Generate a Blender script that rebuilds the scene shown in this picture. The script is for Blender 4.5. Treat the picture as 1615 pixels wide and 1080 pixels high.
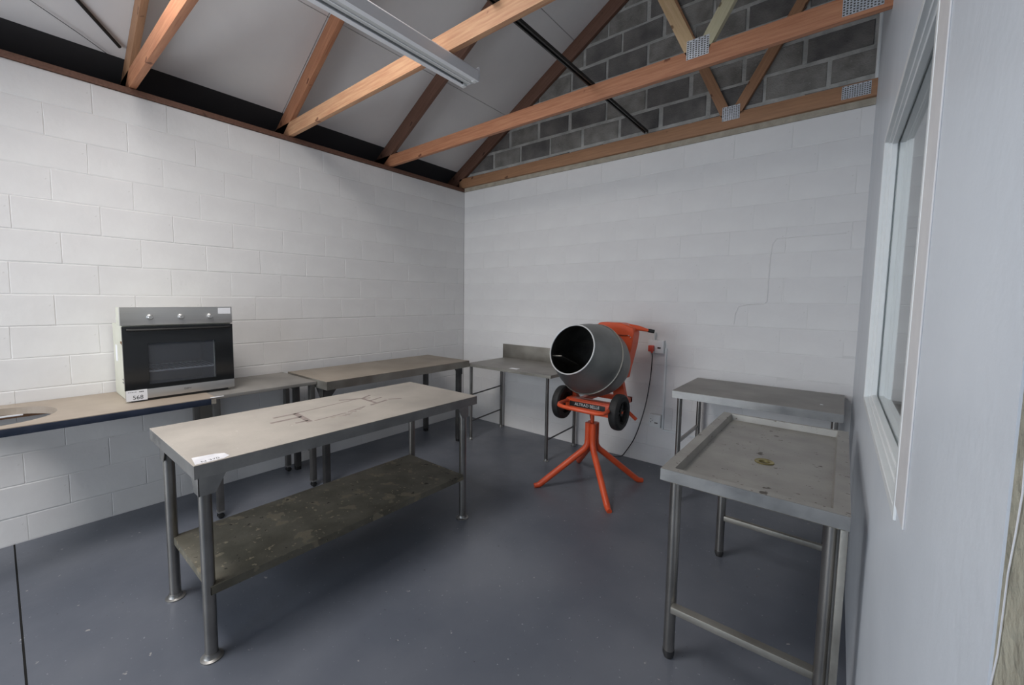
import bpy, bmesh, math, random
from mathutils import Vector, Matrix
random.seed(7)
S = bpy.context.scene
for o in list(bpy.data.objects):
    bpy.data.objects.remove(o)
COL = S.collection
PI = math.pi

# ------------------------------------------------------------------ camera
YAW, PIT, ROL, FPX = -0.6907, 0.0789, 0.0122, 658.82
CAM = Vector((3.9442, -4.0244, 1.5755))
SX, SY = -20.56, -15.13
fwd = Vector((math.sin(YAW)*math.cos(PIT), math.cos(YAW)*math.cos(PIT), -math.sin(PIT)))
rt0 = Vector((math.cos(YAW), -math.sin(YAW), 0))
up0 = rt0.cross(fwd)
rt = math.cos(ROL)*rt0 + math.sin(ROL)*up0
up = -math.sin(ROL)*rt0 + math.cos(ROL)*up0
cd = bpy.data.cameras.new('camera')
cam = bpy.data.objects.new('camera', cd)
COL.objects.link(cam)
cd.sensor_fit = 'HORIZONTAL'
cd.sensor_width = 36
cd.lens = FPX/1615*36
cd.shift_x = -SX/1615
cd.shift_y = SY/1615
cd.clip_start = 0.02
M = Matrix((rt, up, -fwd)).transposed().to_4x4()
M.translation = CAM
cam.matrix_world = M
S.camera = cam
S.view_settings.view_transform = 'Standard'
S.view_settings.look = 'None'
S.view_settings.gamma = 1
S.view_settings.use_curve_mapping = False
S.view_settings.exposure = -0.1

# ------------------------------------------------------------------ light
W = bpy.data.worlds.new('world')
S.world = W
W.use_nodes = True
W.node_tree.nodes['Background'].inputs[0].default_value = (.75, .82, 1, 1)
W.node_tree.nodes['Background'].inputs[1].default_value = 0.15


def area(name, loc, target, sx, sy, power, colr):
    l = bpy.data.lights.new(name, 'AREA')
    l.shape = 'RECTANGLE'
    l.size, l.size_y = sx, sy
    l.energy = power
    l.color = colr
    o = bpy.data.objects.new(name, l)
    COL.objects.link(o)
    o.location = loc
    d = Vector(target) - Vector(loc)
    o.rotation_euler = d.to_track_quat('-Z', 'Y').to_euler()
    return o


area('door_daylight', (1.1, -6.75, 1.5), (1.3, 0, 1.4), 2.2, 2.4, 96, (.90, .95, 1))
sk = area('skylight', (1.72, -3.95, 3.74), (1.62, -2.6, 0), 1.0, 1.2, 50, (1, .955, .92))
sk.data.spread = math.radians(125)
area('next_room_fill', (5.6, -3.2, 3.4), (5.0, -1.5, .5), 1.6, 2.5, 28, (.9, .96, 1))  # added fill lamp so the room behind the window is lit
area('partition_fill', (3.1, -6.6, 1.6), (3.9, -2.2, 1.4), 1.2, 2.0, 24, (.62, .78, 1))  # added bluish fill from right and behind, aimed along the partition

# ------------------------------------------------------------------ materials


def nodes(name):
    m = bpy.data.materials.new(name)
    m.use_nodes = True
    nt = m.node_tree
    return m, nt, nt.nodes['Principled BSDF']


def c4(c):
    return (c[0], c[1], c[2], 1)


def mat(name, c1, c2=None, scale=6., rough=.6, metal=0., bump=0., bscale=40., stretch=None, coat=0.,
        thresh=None, speck=None, rough2=None, detail=4.):
    """noise mix of two colours + optional fine bump + optional specks (scale, amount, colour)"""
    m, nt, b = nodes(name)
    b.inputs['Roughness'].default_value = rough
    b.inputs['Metallic'].default_value = metal
    b.inputs['Base Color'].default_value = c4(c1)
    if coat:
        b.inputs['Coat Weight'].default_value = coat
    N, L = nt.nodes, nt.links
    tc = N.new('ShaderNodeTexCoord')
    mp = N.new('ShaderNodeMapping')
    L.new(tc.outputs['Object'], mp.inputs[0])
    if stretch:
        mp.inputs['Scale'].default_value = stretch
    last = None
    if c2:
        n = N.new('ShaderNodeTexNoise')
        n.inputs['Scale'].default_value = scale
        n.inputs['Detail'].default_value = detail
        L.new(mp.outputs[0], n.inputs[0])
        r = N.new('ShaderNodeValToRGB')
        t = thresh or (.35, .65)
        r.color_ramp.elements[0].position = t[0]
        r.color_ramp.elements[1].position = t[1]
        r.color_ramp.elements[0].color = c4(c1)
        r.color_ramp.elements[1].color = c4(c2)
        L.new(n.outputs[0], r.inputs[0])
        last = r.outputs[0]
        if rough2 is not None:
            mr = N.new('ShaderNodeMapRange')
            mr.inputs[1].default_value, mr.inputs[2].default_value = t
            mr.inputs[3].default_value, mr.inputs[4].default_value = rough, rough2
            L.new(n.outputs[0], mr.inputs[0])
            L.new(mr.outputs[0], b.inputs['Roughness'])
    if speck:
        for (sc, amt, colr) in speck:
            v = N.new('ShaderNodeTexNoise')
            v.inputs['Scale'].default_value = sc
            v.inputs['Detail'].default_value = 3
            L.new(tc.outputs['Object'], v.inputs[0])
            r = N.new('ShaderNodeMapRange')
            r.inputs[1].default_value, r.inputs[2].default_value = amt, amt+.03
            L.new(v.outputs[0], r.inputs[0])
            mx = N.new('ShaderNodeMix')
            mx.data_type = 'RGBA'
            L.new(r.outputs[0], mx.inputs[0])
            if last:
                L.new(last, mx.inputs[6])
            else:
                mx.inputs[6].default_value = c4(c1)
            mx.inputs[7].default_value = c4(colr)
            last = mx.outputs[2]
    if last:
        L.new(last, b.inputs['Base Color'])
    if bump:
        n2 = N.new('ShaderNodeTexNoise')
        n2.inputs['Scale'].default_value = bscale
        n2.inputs['Detail'].default_value = 5
        L.new(mp.outputs[0], n2.inputs[0])
        bp = N.new('ShaderNodeBump')
        bp.inputs['Strength'].default_value = bump
        bp.inputs['Distance'].default_value = .01
        L.new(n2.outputs[0], bp.inputs['Height'])
        L.new(bp.outputs[0], b.inputs['Normal'])
    return m


PAINTW = mat('white_painted_block', (.73, .72, .72), (.78, .775, .77), 3, .62, bump=.22, bscale=16,
             speck=[(9, .76, (.55, .54, .52))])
JOINTW = mat('white_painted_joint', (.68, .675, .67), (.77, .77, .765), 8, .7, bump=.4, bscale=30)
BLOCKG = mat('bare_concrete_block', (.16, .152, .14), (.30, .29, .27), 6, .9, bump=.8, bscale=90,
             speck=[(40, .66, (.27, .26, .25))], detail=8)
BLOCKG2 = mat('bare_concrete_block_dark', (.10, .097, .095), (.20, .19, .18), 5, .9, bump=.8, bscale=90, detail=8)
MORTAR = mat('grey_mortar', (.34, .34, .325), (.50, .495, .475), 9, .95, bump=1., bscale=50, detail=8)
FLOOR = mat('grey_floor_paint', (.098, .109, .135), (.135, .145, .170), 1.6, .42, bump=.12, bscale=14, rough2=.30,
            speck=[(26, .72, (.34, .33, .32)), (60, .70, (.27, .28, .30)), (18, .75, (.18, .06, .04)), (45, .73, (.02, .02, .02))])
CRACK = mat('dark_saw_cut', (.012, .012, .012), None, rough=.9)
CEIL = mat('ceiling_board', (.66, .645, .65), (.72, .705, .70), 1.6, .75, bump=.1, bscale=20)
DARK = mat('void_shade', (.035, .033, .035), None, rough=.9)  # near-black colour stands in for the shade inside hollows
PARTW = mat('white_painted_board', (.62, .66, .71), (.66, .70, .75), 4, .38, bump=.12, bscale=30)
FRAMEW = mat('white_gloss_frame', (.74, .77, .78), (.78, .80, .80), 10, .3, bump=.06, bscale=30)
CASE = mat('greyish_casing', (.62, .61, .62), (.68, .67, .67), 10, .45, bump=.1, bscale=30)
PIER = mat('olive_plaster', (.25, .24, .19), (.36, .345, .275), 12, .9, bump=1., bscale=50, detail=8,
           speck=[(35, .70, (.5, .48, .42))])


def wood(name, a, bcol):
    m = mat(name, a, bcol, 5, .6, bump=.25, bscale=30, stretch=(.9, 14, 14), thresh=(.3, .7),
            speck=[(7, .70, (a[0]*.45, a[1]*.38, a[2]*.35))])
    return m


WOODR = wood('red_pine', (.36, .14, .07), (.50, .235, .125))
WOODB = wood('brown_pine', (.30, .155, .082), (.40, .21, .11))
WOODL = wood('pale_pine', (.50, .34, .18), (.62, .44, .26))
WOODG = wood('greenish_pine', (.44, .40, .26), (.54, .49, .33))
WOODD = wood('dark_stained_timber', (.12, .055, .035), (.18, .09, .06))

STEEL = mat('brushed_steel', (.27, .268, .262), (.37, .365, .355), 7, .36, .9, bump=.06, bscale=60, stretch=(1, 1, 1), rough2=.46)
STEELD = mat('dull_steel', (.27, .255, .225), (.38, .365, .33), 5, .42, .85, bump=.1, bscale=50, rough2=.55)
STEELTUBE = mat('steel_tube', (.26, .25, .235), (.36, .345, .325), 5, .28, .92)
STEELDK = mat('dark_steel_leg', (.10, .10, .10), (.15, .145, .14), 7, .40, .8)
TOPDUSTY = mat('dusty_steel_top', (.37, .34, .305), (.455, .42, .375), 3.5, .62, .25, bump=.08, bscale=60,
               speck=[(45, .74, (.6, .57, .52)), (30, .735, (.16, .13, .11)), (5, .70, (.36, .32, .27))])
TOPBROWN = mat('dusty_brown_top', (.26, .225, .185), (.33, .285, .235), 3, .60, .3, speck=[(50, .75, (.5, .45, .4))])
TOPGREY = mat('grey_steel_top', (.24, .23, .215), (.31, .295, .275), 4, .52, .4, speck=[(50, .76, (.5, .48, .44))])
TRAY = mat('dirty_tray_steel', (.30, .285, .265), (.38, .365, .335), 5, .48, .5, bump=.06, bscale=60,
           speck=[(14, .69, (.09, .075, .06)), (55, .68, (.14, .12, .10)), (60, .78, (.7, .68, .64))])
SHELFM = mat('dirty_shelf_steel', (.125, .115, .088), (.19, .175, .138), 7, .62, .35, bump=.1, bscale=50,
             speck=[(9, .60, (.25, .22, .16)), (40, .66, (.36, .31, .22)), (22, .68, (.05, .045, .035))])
LAMIN = mat('brown_laminate', (.33, .27, .215), (.39, .33, .265), 4, .45, speck=[(40, .77, (.2, .16, .13))])
LEGSHADE = mat('shaded_leg_steel', (.16, .155, .145), (.23, .22, .21), 6, .38, .85)  # shade on the rear legs is put into this darker steel colour
STEELOV = mat('satin_oven_steel', (.50, .50, .50), (.60, .60, .59), 3, .33, .8, stretch=(1, .3, 6))
NAVY = mat('navy_edging', (.016, .024, .045), (.026, .034, .06), 20, .35)
CHIP = mat('bare_chipboard', (.22, .20, .17), (.30, .27, .23), 60, .9)
WHITE = mat('white_plastic', (.72, .73, .72), None, rough=.4)
PAPER = mat('white_paper', (.80, .81, .84), None, rough=.8)
INK = mat('dark_ink', (.05, .05, .055), None, rough=.7)
CREAM = mat('cream_enamel', (.56, .56, .47), (.62, .62, .53), 6, .45)
RUST = mat('rust', (.20, .09, .03), (.12, .05, .02), 40, .9)
BLK = mat('black_glass', (.010, .011, .012), None, rough=.12)
BLKM = mat('black_metal', (.012, .012, .012), (.018, .018, .018), 9, .5)
RUBBER = mat('black_rubber', (.010, .010, .010), (.016, .016, .016), 30, .65)
ORANGE = mat('orange_enamel', (.60, .075, .022), (.68, .095, .030), 8, .38)
ORPLAST = mat('orange_plastic', (.78, .11, .035), (.72, .10, .033), 8, .42)
DRUM = mat('grey_drum_metal', (.20, .20, .195), (.27, .275, .265), 5, .40, .75, bump=.05, bscale=40, rough2=.5)
DRUMIN = mat('dirty_drum_inside', (.035, .034, .032), (.07, .068, .062), 8, .7, .3, bump=.5, bscale=50)
RIM = mat('bright_rim', (.75, .76, .76), None, rough=.35, metal=.6)
CABLE = mat('black_cable', (.012, .012, .014), None, rough=.5)
REDP = mat('red_plug', (.62, .08, .05), None, rough=.4)
BRASS = mat('brass_drain', (.42, .36, .18), (.25, .21, .10), 30, .45, .8)
GALV = mat('galvanised_plate', (.62, .66, .72), (.78, .82, .88), 60, .35, .7)
BATTEN = mat('white_batten_metal', (.84, .85, .88), None, rough=.35)
BATTENG = mat('grey_batten_channel', (.62, .63, .62), None, rough=.4)
TRIMM = mat('bright_strip', (.9, .9, .92), None, rough=.3)
STAIN = mat('adhesive_residue', (.20, .165, .155), (.27, .225, .205), 30, .8)
STICK = mat('worn_sticker', (.62, .62, .66), (.74, .74, .77), 20, .7)


def glass_mat():
    m, nt, b = nodes('window_glass')
    b.inputs['Base Color'].default_value = (.92, .95, .95, 1)
    b.inputs['Roughness'].default_value = .02
    b.inputs['Transmission Weight'].default_value = 1
    b.inputs['IOR'].default_value = 1.1
    return m


def smoked():
    m, nt, b = nodes('smoked_oven_glass')
    b.inputs['Base Color'].default_value = (.50, .53, .58, 1)
    b.inputs['Roughness'].default_value = .03
    b.inputs['Transmission Weight'].default_value = .92
    b.inputs['IOR'].default_value = 1.2
    return m


GLASS = glass_mat()
SMOKE = smoked()
BANDM = mat('rough_beige', (.34, .31, .25), (.44, .40, .33), 12, .9, bump=.8, bscale=50)

# ------------------------------------------------------------------ mesh builder


class MB:
    def __init__(s):
        s.v, s.f, s.mi = [], [], []

    def add(s, vs, fs, mi=0):
        n = len(s.v)
        s.v += [tuple(x) for x in vs]
        s.f += [tuple(i+n for i in f) for f in fs]
        s.mi += [mi]*len(fs)
        return s

    def box(s, x0, x1, y0, y1, z0, z1, mi=0):
        return s.add([(x0, y0, z0), (x1, y0, z0), (x1, y1, z0), (x0, y1, z0), (x0, y0, z1), (x1, y0, z1), (x1, y1, z1), (x0, y1, z1)],
                     [(3, 2, 1, 0), (4, 5, 6, 7), (0, 1, 5, 4), (1, 2, 6, 5), (2, 3, 7, 6), (3, 0, 4, 7)], mi)

    def cbox(s, x0, x1, y0, y1, z0, z1, c=.003, mi=0):
        """box with chamfered edges"""
        bm = bmesh.new()
        bmesh.ops.create_cube(bm, size=1)
        for v in bm.verts:
            v.co = Vector(((x0+x1)/2+v.co.x*(x1-x0), (y0+y1)/2+v.co.y*(y1-y0), (z0+z1)/2+v.co.z*(z1-z0)))
        bmesh.ops.bevel(bm, geom=bm.edges[:], offset=c, segments=2, profile=.6, affect='EDGES')
        return s.bm(bm, mi)

    def bm(s, bm, mi=0):
        bm.verts.index_update()
        s.add([v.co for v in bm.verts], [[v.index for v in f.verts] for f in bm.faces], mi)
        bm.free()
        return s

    def tube(s, pts, r, n=14, cap=True, mi=0, squash=1.):
        pts = [Vector(p) for p in pts]
        rings = []
        prev = None
        for i, p in enumerate(pts):
            if i == 0:
                t = pts[1]-p
            elif i == len(pts)-1:
                t = p-pts[i-1]
            else:
                t = (pts[i+1]-p).normalized()+(p-pts[i-1]).normalized()
            t.normalize()
            if prev is None:
                a = Vector((0, 0, 1)) if abs(t.z) < .9 else Vector((1, 0, 0))
                u = t.cross(a).normalized()
            else:
                u = (prev - t*prev.dot(t)).normalized()
            w = t.cross(u)
            prev = u
            rr = r[i] if isinstance(r, (list, tuple)) else r
            rings.append([p+u*math.cos(2*PI*k/n)*rr+w*math.sin(2*PI*k/n)*rr*squash for k in range(n)])
        vs = [v for R in rings for v in R]
        fs = []
        for i in range(len(rings)-1):
            for k in range(n):
                a, b = i*n+k, i*n+(k+1) % n
                fs.append((a, b, b+n, a+n))
        if cap:
            fs.append(tuple(range(n-1, -1, -1)))
            fs.append(tuple((len(rings)-1)*n+k for k in range(n)))
        return s.add(vs, fs, mi)

    def lathe(s, prof, org, axis, n=48, mi=0):
        """prof: (t, r) along axis"""
        org, ax = Vector(org), Vector(axis).normalized()
        a = Vector((0, 0, 1)) if abs(ax.z) < .9 else Vector((1, 0, 0))
        u = ax.cross(a).normalized()
        w = ax.cross(u)
        vs, fs = [], []
        for (t, r) in prof:
            for k in range(n):
                an = 2*PI*k/n
                vs.append(org+ax*t+(u*math.cos(an)+w*math.sin(an))*max(r, 1e-4))
        for i in range(len(prof)-1):
            for k in range(n):
                a_, b_ = i*n+k, i*n+(k+1) % n
                fs.append((a_, b_, b_+n, a_+n))
        return s.add(vs, fs, mi)

    def prism(s, poly, ax, a, b, mi=0):
        """poly in the two other axes, extruded a..b along axis ax"""
        def P(p, t):
            q = list(p)
            q.insert(ax, t)
            return tuple(q)
        n = len(poly)
        vs = [P(p, a) for p in poly]+[P(p, b) for p in poly]
        fs = [tuple(range(n)), tuple(range(2*n-1, n-1, -1))]
        for i in range(n):
            j = (i+1) % n
            fs.append((i, i+n, j+n, j))
        return s.add(vs, fs, mi)

    def build(s, name, m, parent=None, smooth=True, fixn=True, bevel=0):
        me = bpy.data.meshes.new(name)
        me.from_pydata(s.v, [], s.f)
        ms = m if isinstance(m, (list, tuple)) else [m]
        for x in ms:
            me.materials.append(x)
        for p, i in zip(me.polygons, s.mi):
            p.material_index = i
        if fixn:
            bm = bmesh.new()
            bm.from_mesh(me)
            bmesh.ops.recalc_face_normals(bm, faces=bm.faces)
            if bevel:
                bmesh.ops.bevel(bm, geom=bm.edges[:], offset=bevel, segments=1, affect='EDGES')
            bm.to_mesh(me)
            bm.free()
        if smooth:
            me.polygons.foreach_set('use_smooth', [True]*len(me.polygons))
            me.set_sharp_from_angle(angle=math.radians(35))
        me.update()
        o = bpy.data.objects.new(name, me)
        COL.objects.link(o)
        if parent:
            o.parent = parent
            loc = parent
            off = Vector((0, 0, 0))
            while loc:
                off += loc.location
                loc = loc.parent
            o.location = -off
        return o


def tag(o, label, cat, group=None):
    o['label'] = label
    o['category'] = cat
    if group:
        o['group'] = group
    return o


def thing(name, loc, label, cat, group=None):
    o = bpy.data.objects.new(name, None)
    o.empty_display_size = .1
    COL.objects.link(o)
    o.location = loc
    return tag(o, label, cat, group)


def struct(o):
    o['kind'] = 'structure'
    return o


def text_obj(name, s, size, mw, m, parent, ext=.0004):
    cu = bpy.data.curves.new(name, 'FONT')
    cu.body = s
    cu.size = size
    cu.extrude = ext
    cu.align_x = 'CENTER'
    cu.align_y = 'CENTER'
    t = bpy.data.objects.new(name, cu)
    COL.objects.link(t)
    dg = bpy.context.evaluated_depsgraph_get()
    me = bpy.data.meshes.new_from_object(t.evaluated_get(dg))
    bpy.data.objects.remove(t)
    me.transform(mw)
    me.materials.clear()
    me.materials.append(m)
    o = bpy.data.objects.new(name, me)
    COL.objects.link(o)
    o.parent = parent
    off = Vector((0, 0, 0))
    loc = parent
    while loc:
        off += loc.location
        loc = loc.parent
    o.location = -off
    return o


def smooth_path(P, k=5):
    P = [Vector(p) for p in P]
    out = []
    for i in range(len(P)-1):
        p0, p1, p2, p3 = P[max(i-1, 0)], P[i], P[i+1], P[min(i+2, len(P)-1)]
        for j in range(k):
            t = j/k
            out.append(.5*((2*p1)+(p2-p0)*t+(2*p0-5*p1+4*p2-p3)*t*t+(3*p1-p0-3*p2+p3)*t**3))
    out.append(P[-1])
    return out


# ------------------------------------------------------------------ setting
XP, DXP = 4.024, -.009       # partition plane: x = XP + DXP*y
YF = -7.0
XR = 7.0
ZT = 2.974                    # top of the painted walls
ROOF0, ROOFK = 3.30, .60      # underside of ceiling boards z = ROOF0 + ROOFK*x
RIDGE = 4.7

# floor with the sawn joint near y=-4.02
f = MB()
f.box(-.25, XR, -4.016, .25, -.12, 0)
f.box(-.25, XR, YF, -4.024, -.12, 0)
struct(f.build('floor', FLOOR))
fl = bpy.data.objects['floor']
MB().box(-.25, XR, -4.03, -4.01, -.119, -.006).build('saw_cut', CRACK, fl)


def chblock(L, H, D, mi=0, ch=.005, jit=.0015, rnd=random):
    """block centred on its face; front at y=0 (toward -y), chamfered edges; local x length, z height"""
    b = MB()
    a, h = L/2, H/2
    j = lambda: rnd.uniform(-jit, jit)
    outer = [(-a, ch, -h), (a, ch, -h), (a, ch, h), (-a, ch, h)]
    k = ch*2.2
    kx = k*.45
    inner = [(-a+kx+j(), j()*.4, -h+k+j()*2), (a-kx+j(), j()*.4, -h+k+j()*2), (a-kx+j(), j()*.4, h-k+j()*2), (-a+kx+j(), j()*.4, h-k+j()*2)]
    back = [(-a, D, -h), (a, D, -h), (a, D, h), (-a, D, h)]
    b.add(inner+outer+back, [(0, 1, 2, 3), (4, 5, 1, 0), (5, 6, 2, 1), (6, 7, 3, 2), (7, 4, 0, 3),
                             (8, 9, 5, 4), (9, 10, 6, 5), (10, 11, 7, 6), (11, 8, 4, 7), (11, 10, 9, 8)])
    return b


_bc = {}


def put_block(parent, kind, L, H, loc, rz, m, jit, ch, name='block'):
    key = (kind, round(L, 3), round(H, 3), random.randrange(4))
    if key not in _bc:
        b = chblock(L, H, .03, ch=ch, jit=jit)
        o = b.build(name, m, None, smooth=False)
        _bc[key] = o.data
    else:
        o = bpy.data.objects.new(name, _bc[key])
        COL.objects.link(o)
    o.parent = parent
    o.location = Vector(loc)-parent.location
    o.rotation_euler = (random.uniform(-.003, .003), random.uniform(-.0035, .0035), rz)
    return o


J = .0015
# left wall (faces +x), solid core then blocks proud of the joints
wl = struct(MB().box(-.25, -.0024, YF, .0, 0, ZT).build('wall_left', JOINTW))
rows = [(0, .174)]+[(.174+.2*i, .374+.2*i) for i in range(14)]
for ri, (z0, z1) in enumerate(rows):
    off = -.147 if ri % 2 else -.347
    off += random.uniform(-.03, .03)
    y = 0.
    rd = random.uniform(-.0016, .0012)
    yy = off
    while y > -5.0:
        L = y-yy
        if L > .06:
            put_block(wl, 'L', L-J, z1-z0-J*.8, (rd+random.uniform(-.0003, .0003), (y+yy)/2, (z0+z1)/2), PI/2, PAINTW, .0012, .0026)
        y = yy
        yy -= .4
# back wall: painted blocks up to ZT, bare blocks in the gable above
gab = [(-.25, 0), (XR, 0), (XR, ROOF0+ROOFK*(2*RIDGE-XR)), (RIDGE, ROOF0+ROOFK*RIDGE), (-.25, ROOF0-.25*ROOFK)]
wb = struct(MB().prism(gab, 1, .004, .24).build('wall_back', MORTAR, smooth=False))
MB().box(0, XR, .0014, .0045, 0, ZT).build('painted_joint_bed', JOINTW, wb)
for ri, (z0, z1) in enumerate(rows):
    par = (ri % 2 == 1)      # row 1.374-1.574 is ri=7
    off = (3.72 if par else 3.55)-4*1.0
    off = off % .4
    x = 0.
    rd = random.uniform(-.0008, .0010)
    xx = off if off > .05 else off+.4
    while x < 4.75:
        L = xx-x
        if abs((x+xx)/2-4.06) > 5 or True:
            put_block(wb, 'B', L-J, z1-z0-J*.8, ((x+xx)/2, rd+random.uniform(-.0002, .0002), (z0+z1)/2), 0, PAINTW, .0009, .0018)
        x = xx
        xx += .4
# ridge of plaster over a chased pipe
pts = [(3.92, 2.097), (3.488, 2.092), (3.463, 2.05), (3.452, 1.95), (3.449, 1.75), (3.447, 1.59), (3.43, 1.572), (3.307, 1.562), (3.247, 1.545), (3.224, 1.48), (3.217, 1.39)]
MB().tube([(x, .001, z) for x, z in pts], .0055, 8).build('plaster_ridge', PAINTW, wb)
MB().tube([(3.66, .001, 1.565), (3.60, .001, 1.567), (3.56, .001, 1.60), (3.555, .001, 1.76)], .003, 6).build('plaster_ridge', PAINTW, wb)


def clip(poly, a, b, c):
    """keep a*x+b*z<=c"""
    out = []
    for i in range(len(poly)):
        p, q = poly[i], poly[(i+1) % len(poly)]
        dp, dq = a*p[0]+b*p[1]-c, a*q[0]+b*q[1]-c
        if dp <= 0:
            out.append(p)
        if (dp < 0 < dq) or (dq < 0 < dp):
            t = dp/(dp-dq)
            out.append((p[0]+t*(q[0]-p[0]), p[1]+t*(q[1]-p[1])))
    return out


z0 = ZT
ri = 0
while z0 < 5.6:
    z1 = z0+.2
    off = [3.595, 3.745][ri % 2]
    x = (off % .405)-.405
    while x < 4.75:
        L = .405+random.uniform(-.012, .012)
        g = .030+random.uniform(-.006, .006)
        w = random.uniform(-.004, .004)
        poly = [(x+g/2, z0+g/2+w), (x+L-g/2, z0+g/2-w), (x+L-g/2, z1-g/2-w), (x+g/2, z1-g/2+w)]
        poly = clip(poly, -ROOFK, 1, ROOF0-.01)
        poly = clip(poly, -1, 0, -.01)
        if len(poly) >= 3 and (max(p[0] for p in poly)-min(p[0] for p in poly)) > .05:
            d = random.uniform(-.004, .002)
            cx = sum(p[0] for p in poly)/len(poly)
            cz = sum(p[1] for p in poly)/len(poly)
            n = len(poly)
            vs = [(cx+(p[0]-cx)*.965, d-.003+random.uniform(-.001, .001), cz+(p[1]-cz)*.94) for p in poly]
            vs += [(p[0], d+.001, p[1]) for p in poly]+[(p[0], .02, p[1]) for p in poly]
            fs = [tuple(range(n))]
            for s_ in (0, n):
                fs += [(s_+i, s_+(i+1) % n, s_+n+(i+1) % n, s_+n+i) for i in range(n)]
            MB().add(vs, fs).build('bare_block', BLOCKG if random.random() < .6 else BLOCKG2, wb, smooth=False)
        x += .405
    z0 = z1
    ri += 1

MB().box(.0, XR, -.009, .02, ZT+.001, 3.04).build('beige_band', BANDM, wb)  # beige band along the top of the painted back wall
# front wall, far right wall of the next room
struct(MB().box(-.25, XR+.2, YF-.2, YF, 0, 6.2).build('wall_front', PAINTW))
struct(MB().box(XR, XR+.2, YF, .25, 0, 4.8).build('wall_right', PAINTW))

# wall plate on the left wall
MB2 = MB().cbox(-.12, .012, -4.9, -.0, ZT+.004, 3.017, .004)
struct(MB2.build('trim_1', WOODD))
# eave closing board
struct(MB().box(-.42, -.38, YF, .2, 2.9, 3.2).build('trim_2', DARK))

# ceiling boards
root = struct(MB().prism([(-.45, ROOF0-.45*ROOFK+.06), (-.45, ROOF0-.45*ROOFK+.03), (RIDGE, ROOF0+ROOFK*RIDGE+.03), (2*RIDGE+.45, ROOF0-.45*ROOFK+.03), (2*RIDGE+.45, ROOF0-.45*ROOFK+.08), (RIDGE, ROOF0+ROOFK*RIDGE+.08)], 1, YF, .25).build('ceiling', DARK, smooth=False))
xs = [-.10, .732, 1.612, 2.49, 3.37, 4.25, RIDGE]
ys = [.0, -2.259, -4.50, -6.98]
for i in range(len(xs)-1):
    for k in range(len(ys)-1):
        a, b_ = xs[i]+.003, xs[i+1]-.003
        for side in (0, 1):
            A, B_ = (a, b_) if not side else (2*RIDGE-b_, 2*RIDGE-a)
            zf = (lambda x: ROOF0+ROOFK*x) if not side else (lambda x: ROOF0+ROOFK*(2*RIDGE-x))
            MB().prism([(A, zf(A)), (B_, zf(B_)), (B_, zf(B_)+.025), (A, zf(A)+.025)], 1, ys[k+1]+.003, ys[k]-.003).build('ceiling_panel', CEIL, root, smooth=False)


# partition (slightly off square) with the window opening
def px_(y, d=0.):
    return XP+DXP*y+d


WY0, WY1, WZ0, WZ1 = -2.862, -1.47, 1.13, 2.305


def pbox(m, y0, y1, z0, z1, d0, d1):
    vs = []
    for z in (z0, z1):
        vs += [(px_(y0, d0), y0, z), (px_(y0, d1), y0, z), (px_(y1, d1), y1, z), (px_(y1, d0), y1, z)]
    m.add(vs, [(3, 2, 1, 0), (4, 5, 6, 7), (0, 1, 5, 4), (1, 2, 6, 5), (2, 3, 7, 6), (3, 0, 4, 7)])
    return m


PT = .09
m = MB()
PY0 = -3.505
pbox(m, WY1, -.0, 0, 5.5, 0, PT)
pbox(m, PY0, WY0, 0, 5.5, 0, PT)
pbox(m, WY0, WY1, 0, WZ0, 0, PT)
pbox(m, WY0, WY1, WZ1, 5.5, 0, PT)
struct(m.build('wall_partition', PARTW))
m = pbox(MB(), -4.9, PY0-.004, 0, 5.5, .001, .30)
struct(m.build('wall_pier', PIER))
# ragged plaster edge along the pier
m = pbox(MB(), PY0-.004, PY0+.0, 0, 5.4, .0025, .02)
struct(m.build('trim_3', STAIN))
m = MB()
pts = []
z = .0
while z < 3.2:
    pts.append((px_(PY0-.02, -.0002), PY0-.016-.012*math.sin(z*9)-random.uniform(0, .012), z))
    z += .035
m.tube(pts, .0006, 5)
cr = m.build('plaster_crack', STICK, bpy.data.objects['wall_pier'])
m = MB()
m.tube([(px_(-.012, -.006), -.016, z) for z in (3.03, 5.4)], .012, 8)
struct(m.build('trim_4', FRAMEW))

win = thing('window_1', (px_(-2.1), -2.1, WZ0), 'x', 'x')
del win['label'], win['category']
struct(win)


def ring(m, y0, y1, z0, z1, w, d0, d1):
    """rectangular ring, inner opening y0..y1,z0..z1, width w outward"""
    pbox(m, y0-w, y0, z0-w, z1+w, d0, d1)
    pbox(m, y1, y1+w, z0-w, z1+w, d0, d1)
    pbox(m, y0, y1, z0-w, z0, d0, d1)
    pbox(m, y0, y1, z1, z1+w, d0, d1)
    return m


# liner with stepped stops on both faces, flat strip on the near side
ring(MB(), WY0+.024, WY1-.024, WZ0+.024, WZ1-.024, .0235, -.004, PT+.004).build('liner', FRAMEW, win, bevel=.0015)
ring(MB(), WY0+.030, WY1-.030, WZ0+.030, WZ1-.030, .0065, .010, .022).build('glazing_bead', FRAMEW, win, bevel=.002)
ring(MB(), WY0+.038, WY1-.038, WZ0+.038, WZ1-.038, .0145, .020, .040).build('glazing_bead', FRAMEW, win, bevel=.002)
ring(MB(), WY0+.038, WY1-.038, WZ0+.038, WZ1-.038, .0145, .048, .070).build('glazing_bead', FRAMEW, win, bevel=.002)
ring(MB(), WY0+.030, WY1-.030, WZ0+.030, WZ1-.030, .0065, .070, .080).build('glazing_bead', FRAMEW, win, bevel=.002)
pbox(MB(), WY0+.026, WY1-.026, WZ0+.026, WZ1-.026, .0425, .0465).build('pane', GLASS, win)
pbox(MB(), WY0-.125, WY0-.001, 1.165, 3.4, -.003, 0.).build('cover_strip', CASE, win, bevel=.001)

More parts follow.
